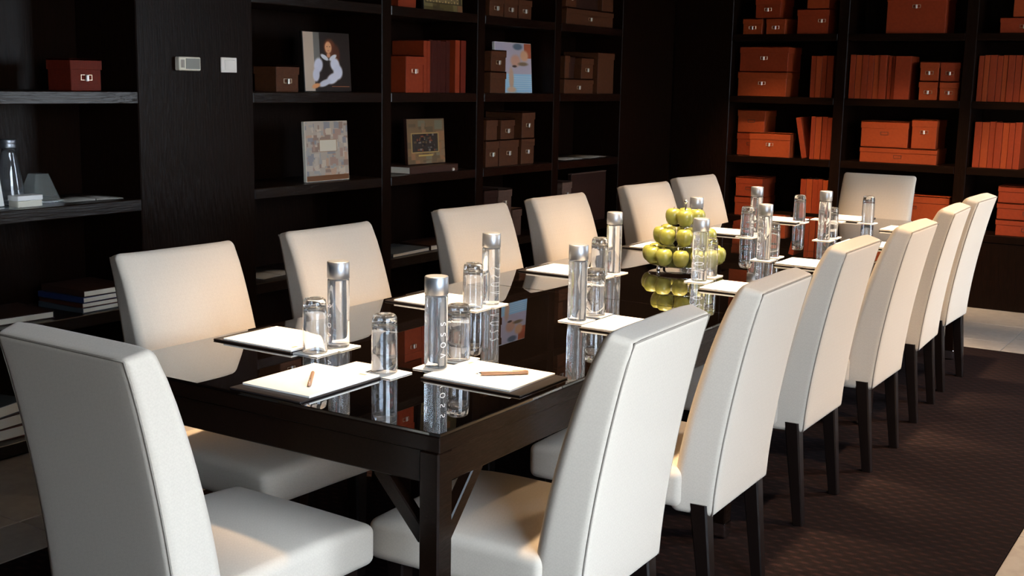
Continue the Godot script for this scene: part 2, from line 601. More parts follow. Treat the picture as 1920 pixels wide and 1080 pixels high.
func seat_bend(p: Vector3) -> Vector3:
	var u := 2.0 * p.x / 0.464
	var v := 2.0 * p.z / 0.48
	var top := clampf(p.y / 0.055, 0.0, 1.0)
	var y := p.y + top * (0.016 * (1.0 - u * u) * (1.0 - v * v) - 0.010 * pow(absf(v), 4.0) * float(v < 0))
	return Vector3(p.x * (1.0 + 0.012 * float(v < 0) * absf(v)), 0.395 + y, -0.08 + p.z)

func make_chair(label: String, at: Vector3, turn: float) -> Node3D:
	var t := thing("dining_chair", label, "chair", at, turn, "cream dining chairs around the table")
	part("backrest", soft(Vector3(0.444, 0.642, 0.11), 0.020, 4, 12, back_bend), M.fabric, t)
	part("seat", soft(Vector3(0.464, 0.11, 0.48), 0.024, 3, 10, seat_bend), M.fabric, t)
	# welted seam round the rear face
	var path := []
	for k in 13: path.append(back_bend(Vector3(-0.2162, -0.315 + 0.629 * k / 12.0, 0.0492)))
	for k in range(1, 12): path.append(back_bend(Vector3(-0.2162 + 0.4324 * k / 12.0, 0.3152, 0.0492)))
	for k in 13: path.append(back_bend(Vector3(0.2162, 0.3148 - 0.629 * k / 12.0, 0.0492)))
	part("welt", tube(path, 0.0026, 6), M.welt, t)
	for s in [-1, 1]:
		part("leg", taper(Vector3(s * 0.198, 0.36, -0.245), 0.048, Vector3(s * 0.198, 0.002, -0.25), 0.034), M.leg, t)
		part("leg", taper(Vector3(s * 0.194, 0.36, 0.205), 0.050, Vector3(s * 0.194, 0.002, 0.245), 0.034), M.leg, t)
	return t

func make_chairs() -> void:
	var zl := [-0.514, -1.224, -2.118, -2.802, -3.702, -4.394]
	var zr := [-0.414, -1.149, -2.078, -2.799, -3.612, -4.287]
	var oxl := [0.017, 0.013, -0.014, 0.005, 0.003, -0.024]
	var oxr := [0.052, 0.049, -0.018, 0.006, -0.033, -0.057]
	var wl := [-0.053, -0.008, -0.103, -0.055, -0.095, -0.094]
	var wr := [0.019, 0.017, 0.005, 0.002, 0.045, -0.016]
	var first := make_chair("cream upholstered chair at the near end of the table, seen from behind", Vector3(-0.54, 0, 0.15), -0.035)
	copy(first, Vector3(-0.63, 0, -5.11), PI, "cream upholstered chair at the far end of the table, facing the camera")
	for i in 6:
		var a: float = -PI / 2 + wl[i]
		copy(first, Vector3(-1.3506 + oxl[i] + 0.272, 0, zl[i]), a, "cream chair on the left side of the table, %s to the camera" % ORD[i] if i < 5 else "cream chair on the left side of the table, farthest from the camera")
		var b: float = PI / 2 + wr[i]
		copy(first, Vector3(0.1753 + oxr[i] - 0.25, 0, zr[i]), b, "cream chair on the right side of the table, %s to the camera" % ORD[i] if i < 5 else "cream chair on the right side of the table, farthest from the camera")


# ------------------------------------------------------------------ table
func make_table() -> void:
	var t := thing("conference_table", "long dark wood conference table with a glossy plate glass top", "table", Vector3(-TABLE_W / 2, 0, -TABLE_L / 2))
	var sec := TABLE_L / 3.0
	for k in 3:
		var z := TABLE_L / 2 - sec * (k + 0.5)
		part("glass_top", bevel(Vector3(TABLE_W, 0.008, sec - 0.003), 0.0015), M.plate, t, Vector3(0, TOP - 0.004, z))
		part("top_slab", bevel(Vector3(TABLE_W, 0.035, sec - 0.002), 0.002), M.table_wood, t, Vector3(0, TOP - 0.008 - 0.0175, z))
	var ah := 0.074
	var ay := 0.707 - ah / 2
	for s in [-1, 1]:
		part("apron", bevel(Vector3(0.03, ah, TABLE_L - 0.10), 0.003), M.table_wood, t, Vector3(s * (TABLE_W / 2 - 0.023), ay, 0))
		part("apron", bevel(Vector3(TABLE_W - 0.10, ah, 0.03), 0.003), M.table_wood, t, Vector3(0, ay, s * (TABLE_L / 2 - 0.023)))
	for i in 4:
		for s in [-1, 1]:
			var p := Vector3(s * (TABLE_W / 2 - 0.03), 0, TABLE_L / 2 - 0.03 if i == 0 else (-TABLE_L / 2 + 0.03 if i == 3 else TABLE_L / 2 - sec * i))
			var lg := part("leg", bevel(Vector3(0.052, 0.700, 0.052), 0.004), M.table_wood, t, p + Vector3(0, 0.356, 0))
			part("metal_foot", bevel(Vector3(0.055, 0.05, 0.055), 0.003), M.chrome, lg, Vector3(0, -0.326, 0))
			if i in [0, 3]:
				var dz := -1.0 if i == 0 else 1.0
				# knee braces: along the end and along the side
				var len := 0.185
				var e := bevel(Vector3(len, 0.034, 0.03), 0.003)
				var b1 := part("brace", e, M.table_wood, t, p + Vector3(-s * 0.085, 0.572, 0))
				b1.rotation.z = s * -0.83
				var b2 := part("brace", bevel(Vector3(0.03, 0.034, len), 0.003), M.table_wood, t, p + Vector3(0, 0.572, dz * 0.085))
				b2.rotation.x = 0.83 * -dz


# ------------------------------------------------------------------ place settings
var bottle0: Node3D
var glass0: Node3D

func make_bottle(label: String, at: Vector3, turn: float) -> Node3D:
	if bottle0: return copy(bottle0, at, turn, label)
	var t := thing("water_bottle", label, "bottle", at, turn, "water bottles on the table")
	var r := 0.0295
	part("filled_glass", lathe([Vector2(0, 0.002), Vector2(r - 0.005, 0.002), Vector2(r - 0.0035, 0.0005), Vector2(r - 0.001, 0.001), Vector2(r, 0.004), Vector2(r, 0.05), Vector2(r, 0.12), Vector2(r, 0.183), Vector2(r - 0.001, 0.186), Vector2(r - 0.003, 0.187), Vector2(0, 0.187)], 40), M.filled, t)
	part("cap", lathe([Vector2(0, 0.188), Vector2(r - 0.001, 0.188), Vector2(r + 0.0005, 0.189), Vector2(r + 0.0008, 0.21), Vector2(r + 0.0005, 0.233), Vector2(r - 0.001, 0.2345), Vector2(r - 0.003, 0.235), Vector2(0, 0.235)], 40), M.cap, t)
	# white lettering up the side, one letter above the other, turned a quarter
	var font := SystemFont.new()
	font.font_names = PackedStringArray(["Droid Sans"])
	var y := 0.035
	for c in ["V", "O", "S", "S"]:
		var tm := TextMesh.new()
		tm.text = c
		tm.font = font
		tm.font_size = 32
		tm.pixel_size = 0.00066
		tm.depth = 0.0004
		tm.curve_step = 2.0
		var o := part("lettering", tm, M.white_print, t, Vector3(0, y, r + 0.0007))
		o.rotation.z = PI / 2
		y += 0.027
	bottle0 = t
	return t

func make_glass(label: String, at: Vector3) -> Node3D:
	if glass0: return copy(glass0, at, 0.0, label)
	var t := thing("tumbler", label, "glass", at, 0.0, "upturned tumblers on the table")
	# stands on its rim: thick rounded base on top
	part("glass_body", lathe([Vector2(0.0319, 0.002), Vector2(0.0322, 0.0005), Vector2(0.0327, 0.0005), Vector2(0.033, 0.002), Vector2(0.0328, 0.05), Vector2(0.0322, 0.10), Vector2(0.0312, 0.128), Vector2(0.0300, 0.138), Vector2(0.0272, 0.144), Vector2(0.0230, 0.1465), Vector2(0.015, 0.1465), Vector2(0.008, 0.1445), Vector2(0, 0.144), Vector2(0, 0.126), Vector2(0.014, 0.1255), Vector2(0.0240, 0.123), Vector2(0.0290, 0.116), Vector2(0.0308, 0.10), Vector2(0.0316, 0.05), Vector2(0.0319, 0.002)], 40), M.glass, t)
	glass0 = t
	return t

func coaster(label: String, x: float, z: float) -> void:
	var o := part("coaster", bevel(Vector3(0.086, 0.003, 0.086), 0.001), M.card, self, Vector3(x, TOP + 0.0016, z))
	o.rotation.y = rng.randf_range(-0.05, 0.05)
	tag(o, label, "coaster", "white card coasters")

# side: -1 left row, 1 right row, 0 near end, 2 far end; board lies with its outer edge towards the sitter
func setting(c: Vector3, turn: float, where: String) -> void:
	var q := Basis(Vector3.UP, turn)
	var bd := part("writing_board", bevel(Vector3(0.222, 0.005, 0.290), 0.0015), M.leather, self, c + Vector3(0, 0.0026, 0))
	bd.rotation.y = turn
	tag(bd, "dark leather writing board %s" % where, "writing board", "leather writing boards")
	var pd := thing("notepad", "white paper notepad on the board %s" % where, "notepad", c + Vector3(0, 0.0052, 0) + q * Vector3(0.002, 0, -0.016), turn, "white notepads")
	part("paper_stack", bevel(Vector3(0.210, 0.005, 0.252), 0.0006), M.paper, pd, Vector3(0, 0.0026, 0))
	part("crest_print", bevel(Vector3(0.022, 0.0002, 0.010), 0.00005), M.ink, pd, Vector3(0.07, 0.0052, -0.105))

func pen(at: Vector3, turn: float, label: String) -> void:
	var t := thing("pen", label, "pen", at, turn, "pens on the notepads")
	var b := part("barrel", lathe([Vector2(0, 0), Vector2(0.0048, 0.0005), Vector2(0.0053, 0.10), Vector2(0.0050, 0.118), Vector2(0, 0.119)], 12), mat(Color(0.62, 0.5, 0.42), 0.4, 0.2), t)
	b.rotation.x = PI / 2
	b.position = Vector3(0, 0.0055, -0.06)
	var n := part("tip", lathe([Vector2(0, 0), Vector2(0.0008, 0.0003), Vector2(0.0046, 0.014), Vector2(0, 0.014)], 12), M.chrome, t)
	n.rotation.x = PI / 2
	n.position = Vector3(0, 0.0055, -0.0745)
	part("clip", bevel(Vector3(0.002, 0.001, 0.035), 0.0003), M.chrome, t, Vector3(0, 0.0112, 0.036))

func make_settings() -> void:
	var zl := [-0.472, -1.232, -2.055, -2.93, -3.665, -4.40]
	var zr := [-0.462, -1.235, -2.10, -2.86, -3.66, -4.39]
	var wl := []
	var wr := []
	for i in 6:
		wl.append("at the %s place on the left side" % (ORD[i]))
		wr.append("at the %s place on the right side" % (ORD[i]))
	for i in 6:
		setting(Vector3(-0.892, TOP, zl[i]), -PI / 2, wl[i])
		setting(Vector3(-0.158 if i else -0.168, TOP, zr[i]), PI / 2, wr[i])
	setting(Vector3(-0.502, TOP, -0.152), 0.0, "at the near end of the table")
	setting(Vector3(-0.60, TOP, -4.735), PI, "at the far end of the table")
	pen(Vector3(-0.486, TOP + 0.0105, -0.149), 0.66, "pen lying on the notepad at the near end")
	pen(Vector3(-0.147, TOP + 0.0105, -0.477), 2.34, "pen lying on the nearest right side notepad")
	# glasses and bottles, each on its own white coaster
	var gl := [[-0.708, -0.412], [-0.735, -1.195], [-0.729, -2.035], [-0.735, -2.86], [-0.744, -3.57], [-0.765, -4.38]]
	var bl := [[-0.704, -0.503], [-0.728, -1.288], [-0.725, -2.142], [-0.745, -2.955], [-0.746, -3.685]]
	var gr := [[-0.358, -0.575], [-0.371, -1.345], [-0.40, -2.31], [-0.399, -2.985], [-0.412, -3.83], [-0.455, -4.60]]
	var br := [[-0.351, -0.468], [-0.369, -1.228], [-0.379, -2.172], [-0.392, -2.868], [-0.405, -3.70]]
	var cy := TOP + 0.0034
	for i in 6:
		coaster("white card coaster under the tumbler %s" % wl[i], gl[i][0], gl[i][1])
		make_glass("clear upturned tumbler %s" % wl[i], Vector3(gl[i][0], cy, gl[i][1]))
		coaster("white card coaster under the tumbler %s" % wr[i], gr[i][0], gr[i][1])
		make_glass("clear upturned tumbler %s" % wr[i], Vector3(gr[i][0], cy, gr[i][1]))
		if i < 5:
			coaster("white card coaster under the bottle %s" % wl[i], bl[i][0], bl[i][1])
			coaster("white card coaster under the bottle %s" % wr[i], br[i][0], br[i][1])
			make_bottle("silver capped water bottle %s" % wr[i], Vector3(br[i][0], cy, br[i][1]), [1.28, 2.6, 3.6, 4.0, 2.9][i])
			make_bottle("silver capped water bottle %s" % wl[i], Vector3(bl[i][0], cy, bl[i][1]), [-0.25, 3.5, 2.9, 4.2, 3.1][i])
	coaster("white card coaster under the tumbler at the near end", -0.408, -0.345)
	make_glass("clear upturned tumbler at the near end of the table", Vector3(-0.425, cy, -0.352))
	coaster("empty white card coaster at the near end of the table", -0.508, -0.352)
	coaster("empty white card coaster at the far end of the table, left", -0.72, -4.60)
	coaster("empty white card coaster at the far end of the table, right", -0.615, -4.56)

func make_apples() -> void:
	var c := Vector3(-0.565, TOP, -2.44)
	var t := thing("tiered_stand", "chrome three tier stand holding green apples", "fruit stand", c)
	part("pole", tube([Vector3(0, 0.018, 0), Vector3(0, 0.262, 0)], 0.004, 10), M.chrome, t)
	part("finial", lathe([Vector2(0, 0.258), Vector2(0.005, 0.26), Vector2(0.007, 0.266), Vector2(0.005, 0.272), Vector2(0, 0.274)], 14), M.chrome, t)
	var tiers := [[0.134, 0.022, 12], [0.094, 0.098, 8], [0.047, 0.172, 4]]
	for k in 3:
		var r: float = tiers[k][0]
		var y: float = tiers[k][1]
		part("tray", lathe([Vector2(0, y - 0.003), Vector2(r + 0.004, y - 0.003), Vector2(r + 0.006, y + 0.0), Vector2(r + 0.004, y + 0.0), Vector2(0, y)], 40), M.chrome, t)
	for i in 4:
		var a := TAU * (i + 0.3) / 4
		part("foot", lathe([Vector2(0, 0), Vector2(0.007, 0.0005), Vector2(0.008, 0.006), Vector2(0.005, 0.0195), Vector2(0, 0.0195)], 12), M.chrome, t, Vector3(0.125 * cos(a), 0, 0.125 * sin(a)))
	var first: Node3D = null
	var prof := [Vector2(0, 0.006), Vector2(0.006, 0.002), Vector2(0.013, 0.0005), Vector2(0.022, 0.005), Vector2(0.030, 0.016), Vector2(0.0345, 0.031), Vector2(0.0345, 0.043), Vector2(0.031, 0.055), Vector2(0.023, 0.063), Vector2(0.014, 0.065), Vector2(0.006, 0.062), Vector2(0, 0.057)]
	var tier_name := ["bottom", "middle", "top"]
	for k in 3:
		var n: int = tiers[k][2]
		for i in n:
			var a: float = 1.148 + TAU * (i + [0.15, 0.0, 0.0][k]) / n
			var at := c + Vector3(float(tiers[k][0]) * cos(a), float(tiers[k][1]) + 0.001, float(tiers[k][0]) * sin(a))
			var label: String = ("frontmost green apple in the %s ring of the tiered stand" % tier_name[k]) if i == 0 else ("green apple in the %s ring, %s clockwise from the frontmost one" % [tier_name[k], NTH[i - 1]])
			var o: Node3D
			if first == null:
				o = thing("apple", label, "apple", at)
				part("flesh", lathe(prof, 24), M.apple, o)
				part("stem", tube([Vector3(0, 0.055, 0), Vector3(0.001, 0.064, 0), Vector3(0.004, 0.071, 0.001)], 0.0011, 5), M.stem, o)
				first = o
			else:
				o = copy(first, at, 0.0, label)
			o.set_meta("group", "green apples in the %s ring" % tier_name[k])
			var s := rng.randf_range(0.915, 0.95)
			o.scale = Vector3(s, s * rng.randf_range(1.06, 1.12), s)
			o.rotation.y = rng.randf_range(0, TAU)
			if rng.randf() < 0.4:
				(o.get_child(0) as MeshInstance3D).material_override = M.apple_dark


# ------------------------------------------------------------------ shelf contents
# wall: "L" runs along z (a, b are z, b farther), "B" runs along x. Local front is +z, local x runs to the right in the picture.
func spot(wall: String, a: float, b: float, y: float, inset: float) -> Array:
	if wall == "L":
		return [Vector3(LEFT_FRONT - inset, y, (a + b) / 2), PI / 2, absf(b - a)]
	return [Vector3((a + b) / 2, y, BACK_FRONT - inset), 0.0, absf(b - a)]

func zl(z: float) -> float:
	return 1.945 + (z - 1.945) * 0.9902

func storage_box(wall: String, a: float, b: float, y: float, h: float, m: Material, label: String, group: String, holder := "brass", inset := 0.04, depth := 0.28) -> Node3D:
	if wall == "L":
		a = zl(a)
		b = zl(b)
	var s := spot(wall, a, b, y, inset)
	var w: float = s[2] - 0.003
	var t := thing("storage_box", label, "box", s[0], s[1], group)
	h -= 0.001
	var lid := minf(0.05, h * 0.34)
	part("body", bevel(Vector3(w - 0.006, h - 0.004, depth - 0.006), 0.003), m, t, Vector3(0, (h - 0.004) / 2, -depth / 2))
	# lid: rim band and top, a little wider than the body
	part("lid", joined([[Vector3(0, h - 0.004, -depth / 2), Vector3(w, 0.008, depth)], [Vector3(0, h - lid / 2, -0.002), Vector3(w, lid, 0.004)], [Vector3(0, h - lid / 2, -depth + 0.002), Vector3(w, lid, 0.004)], [Vector3(-w / 2 + 0.0015, h - lid / 2, -depth / 2), Vector3(0.003, lid, depth - 0.008)], [Vector3(w / 2 - 0.0015, h - lid / 2, -depth / 2), Vector3(0.003, lid, depth - 0.008)]], 0.001), m, t)
	if holder != "":
		var hw := minf(0.052, w * 0.42)
		var hy := h - lid - minf(0.035, h * 0.24)
		var hx := 0.0
		if holder == "right": hx = w * 0.28
		var metal: Material = M.brass
		if holder == "dark": metal = M.black
		var p := part("label_holder", joined([[Vector3(0, 0.010, 0), Vector3(hw, 0.0025, 0.003)], [Vector3(0, -0.010, 0), Vector3(hw, 0.0025, 0.003)], [Vector3(-hw / 2, 0, 0), Vector3(0.0025, 0.0225, 0.003)], [Vector3(hw / 2, 0, 0), Vector3(0.0025, 0.0225, 0.003)]], 0.0006), metal, t, Vector3(hx, hy, -0.0015))
		if holder != "dark":
			part("pull_tab", bevel(Vector3(0.012, 0.026, 0.009), 0.002), M.nickel, p, Vector3(0, -0.002, 0.0055))
	return t

# a row of upright books or binders, spines to the front
func book_row(wall: String, a: float, b: float, n: int, y: float, h: float, mats: Array, label: String, group: String, inset := 0.05, lean := 0.0, called := "book") -> void:
	if wall == "L":
		a = zl(a)
		b = zl(b)
	var dir := signf(b - a)
	var ws := []
	var sum := 0.0
	for i in n:
		ws.append(rng.randf_range(0.8, 1.25))
		sum += ws[i]
	var at := a
	for i in n:
		var w: float = absf(b - a) * ws[i] / sum
		var s := spot(wall, at, at + dir * w, y, inset + rng.randf_range(0.0, 0.012))
		at += dir * w
		var hh := h * rng.randf_range(0.985, 1.01)
		var d := 0.22
		w -= 0.0025
		var t := thing(called, label % NTH[i] if n > 1 else label, "book", s[0], s[1], group)
		if lean != 0.0:
			t.rotation.z = lean
			t.position.y += absf(sin(lean)) * w / 2
		var bt := 0.003
		part("cover", joined([[Vector3(0, hh / 2, -0.0025), Vector3(w, hh, 0.005)], [Vector3(-w / 2 + bt / 2, hh / 2, -d / 2 - 0.002), Vector3(bt, hh, d)], [Vector3(w / 2 - bt / 2, hh / 2, -d / 2 - 0.002), Vector3(bt, hh, d)]], 0.0012), mats[i % mats.size()], t)
		part("page_block", bevel(Vector3(w - 2 * bt - 0.0004, hh - 0.008, d - 0.008), 0.0005), M.pages, t, Vector3(0, hh / 2, -d / 2 - 0.002))

func flat_book(at: Vector3, size: Vector3, turn: float, cover: Material, label: String, group := "books lying flat on the shelves", called := "book") -> Node3D:
	var t := thing(called, label, "book", at, turn, group)
	var ct := minf(0.003, size.y * 0.2)
	part("cover", joined([[Vector3(0, ct / 2, 0), Vector3(size.x, ct, size.z)], [Vector3(0, size.y - ct / 2, 0), Vector3(size.x, ct, size.z)], [Vector3(-size.x / 2 + ct / 2, size.y / 2, 0), Vector3(ct, size.y - 2 * ct, size.z)]], 0.0006), cover, t)
	part("page_block", bevel(Vector3(size.x - ct - 0.004, size.y - 2 * ct, size.z - 0.006), 0.0004), M.pages, t, Vector3(ct / 2, size.y / 2, 0))
	return t

func propped_print(wall: String, a: float, b: float, y: float, h: float, img: Image, edge: Material, label: String, called: String, category: String, inset := 0.06, lean := 0.10, thick := 0.02) -> void:
	if wall == "L":
		a = zl(a)
		b = zl(b)
	var s := spot(wall, a, b, y + 0.001, inset)
	var t := thing(called, label, category, s[0], s[1])
	var w: float = s[2]
	var board := part("board", bevel(Vector3(w, h, thick), 0.002), edge, t, Vector3(0, h / 2 * cos(lean) + thick * 0.5 * sin(lean), -h / 2 * sin(lean) - thick * 0.5))
	board.rotation.x = -lean
	var qm := QuadMesh.new()
	qm.size = Vector2(w - 0.006, h - 0.006)
	part("print", qm, picture(img), board, Vector3(0, 0, thick / 2 + 0.0004))
	var foot := part("easel_strut", bevel(Vector3(0.03, h * 0.6, 0.004), 0.001), M.black, t, Vector3(0, h * 0.315, -h * 0.11 - thick - 0.025 - h * lean * 0.3))
	foot.rotation.x = 0.10

func blob(img: Image, cx: float, cy: float, rx: float, ry: float, col: Color, soft_edge := 0.25, turn := 0.0) -> void:
	var w := img.get_width()
	var h := img.get_height()
	for y in h:
		for x in w:
			var d := Vector2((x + 0.5) / w - cx, ((y + 0.5) / h - cy)).rotated(-turn)
			var k := sqrt(pow(d.x / rx, 2) + pow(d.y / ry, 2))
			if k < 1.0:
				img.set_pixel(x, y, img.get_pixel(x, y).lerp(col, clampf((1.0 - k) / soft_edge, 0.0, 1.0)))

func patches(img: Image, n: int, cols: Array, lo: float, hi: float) -> void:
	var w := img.get_width()
	var h := img.get_height()
	for i in n:
		var sw := int(rng.randf_range(lo, hi) * w)
		var sh := int(rng.randf_range(lo, hi) * h)
		img.fill_rect(Rect2i(rng.randi_range(-4, w), rng.randi_range(-4, h), sw, sh), cols[rng.randi() % cols.size()])

func img_portrait() -> Image:
	# a seated sitter in white sleeves and a dark pinafore, pale curtain at the left
	var i := Image.create(140, 184, false, Image.FORMAT_RGB8)
	i.fill(Color(0.13, 0.085, 0.06))
	i.fill_rect(Rect2i(0, 0, 30, 184), Color(0.72, 0.66, 0.60))
	i.fill_rect(Rect2i(30, 0, 18, 110), Color(0.42, 0.42, 0.41))
	blob(i, 0.56, 0.25, 0.15, 0.17, Color(0.42, 0.22, 0.12), 0.3)
	blob(i, 0.70, 0.36, 0.10, 0.20, Color(0.33, 0.17, 0.09), 0.4)
	blob(i, 0.53, 0.25, 0.085, 0.115, Color(0.86, 0.64, 0.48), 0.25)
	blob(i, 0.505, 0.235, 0.016, 0.01, Color(0.3, 0.2, 0.15), 0.6)
	blob(i, 0.565, 0.235, 0.016, 0.01, Color(0.3, 0.2, 0.15), 0.6)
	blob(i, 0.53, 0.305, 0.026, 0.010, Color(0.7, 0.35, 0.3), 0.6)
	blob(i, 0.50, 0.66, 0.22, 0.26, Color(0.12, 0.07, 0.05), 0.2)
	blob(i, 0.30, 0.56, 0.11, 0.15, Color(0.82, 0.84, 0.92), 0.3, 0.25)
	blob(i, 0.245, 0.72, 0.085, 0.14, Color(0.80, 0.82, 0.90), 0.3, 0.1)
	blob(i, 0.66, 0.54, 0.12, 0.14, Color(0.84, 0.86, 0.93), 0.3, -0.3)
	blob(i, 0.72, 0.67, 0.12, 0.15, Color(0.82, 0.84, 0.92), 0.3, 0.1)
	blob(i, 0.60, 0.78, 0.17, 0.10, Color(0.82, 0.84, 0.91), 0.3, -0.45)
	blob(i, 0.42, 0.86, 0.17, 0.065, Color(0.78, 0.80, 0.87), 0.35, -0.35)
	blob(i, 0.44, 0.42, 0.11, 0.045, Color(0.85, 0.87, 0.92), 0.3, 0.5)
	blob(i, 0.62, 0.42, 0.11, 0.045, Color(0.85, 0.87, 0.92), 0.3, -0.5)
	blob(i, 0.53, 0.385, 0.05, 0.05, Color(0.80, 0.58, 0.44), 0.4)
	blob(i, 0.23, 0.91, 0.11, 0.05, Color(0.86, 0.60, 0.40), 0.4, -0.3)
	i.fill_rect(Rect2i(80, 168, 55, 2), Color(0.65, 0.42, 0.28))
	return i

func img_collage() -> Image:
	var i := Image.create(128, 180, false, Image.FORMAT_RGB8)
	i.fill(Color(0.66, 0.61, 0.56))
	patches(i, 160, [Color(0.70, 0.65, 0.60), Color(0.63, 0.52, 0.47), Color(0.52, 0.52, 0.54), Color(0.70, 0.58, 0.49), Color(0.60, 0.59, 0.58), Color(0.74, 0.68, 0.61), Color(0.55, 0.46, 0.41)], 0.03, 0.15)
	i.fill_rect(Rect2i(40, 54, 54, 38), Color(0.60, 0.50, 0.40))
	i.fill_rect(Rect2i(42, 56, 50, 34), Color(0.80, 0.77, 0.70))
	i.fill_rect(Rect2i(0, 164, 128, 16), Color(0.42, 0.26, 0.13))
	return i

func img_framed() -> Image:
	var i := Image.create(128, 150, false, Image.FORMAT_RGB8)
	i.fill(Color(0.47, 0.37, 0.26))
	patches(i, 45, [Color(0.52, 0.42, 0.32), Color(0.40, 0.33, 0.24), Color(0.56, 0.40, 0.28), Color(0.47, 0.44, 0.36)], 0.05, 0.25)
	i.fill_rect(Rect2i(12, 46, 96, 68), Color(0.62, 0.52, 0.33))
	i.fill_rect(Rect2i(16, 50, 88, 60), Color(0.20, 0.18, 0.16))
	for k in 46:
		i.fill_rect(Rect2i(rng.randi_range(16, 94), rng.randi_range(50, 102), rng.randi_range(3, 10), rng.randi_range(3, 8)), [Color(0.44, 0.42, 0.40), Color(0.12, 0.11, 0.12), Color(0.36, 0.30, 0.20), Color(0.28, 0.30, 0.28), Color(0.46, 0.26, 0.18)][rng.randi() % 5])
	i.fill_rect(Rect2i(36, 120, 50, 5), Color(0.72, 0.60, 0.32))
	return i

func img_beach() -> Image:
	var i := Image.create(120, 160, false, Image.FORMAT_RGB8)
	i.fill(Color(0.74, 0.70, 0.76))
	i.fill_rect(Rect2i(0, 100, 120, 60), Color(0.62, 0.79, 0.90))
	for k in 7: i.fill_rect(Rect2i(40, 108 + k * 7, 80, 2), Color(0.78, 0.87, 0.93))
	i.fill_rect(Rect2i(96, 0, 24, 48), Color(0.70, 0.36, 0.24))
	blob(i, 0.62, 0.07, 0.16, 0.08, Color(0.36, 0.42, 0.48), 0.4)
	blob(i, 0.80, 0.25, 0.14, 0.14, Color(0.86, 0.66, 0.52), 0.4)
	blob(i, 0.55, 0.36, 0.17, 0.15, Color(0.82, 0.63, 0.54), 0.4)
	blob(i, 0.52, 0.47, 0.08, 0.03, Color(0.28, 0.22, 0.20), 0.5)
	blob(i, 0.76, 0.42, 0.18, 0.05, Color(0.50, 0.42, 0.32), 0.5)
	blob(i, 0.42, 0.72, 0.08, 0.28, Color(0.80, 0.66, 0.56), 0.4)
	blob(i, 0.42, 0.95, 0.16, 0.08, Color(0.86, 0.70, 0.58), 0.5)
	return i

func img_cover() -> Image:
	var i := Image.create(128, 128, false, Image.FORMAT_RGB8)
	i.fill(Color(0.30, 0.25, 0.16))
	patches(i, 40, [Color(0.36, 0.31, 0.18), Color(0.52, 0.36, 0.24), Color(0.24, 0.24, 0.16), Color(0.46, 0.42, 0.28)], 0.08, 0.3)
	i.fill_rect(Rect2i(4, 92, 120, 20), Color(0.22, 0.19, 0.12))
	for k in 11:
		i.fill_rect(Rect2i(8 + k * 10, 95, 7, 14), Color(0.66, 0.58, 0.40))
		i.fill_rect(Rect2i(10 + k * 10, 98 + (k % 3) * 2, 3, 5), Color(0.22, 0.19, 0.12))
	return i

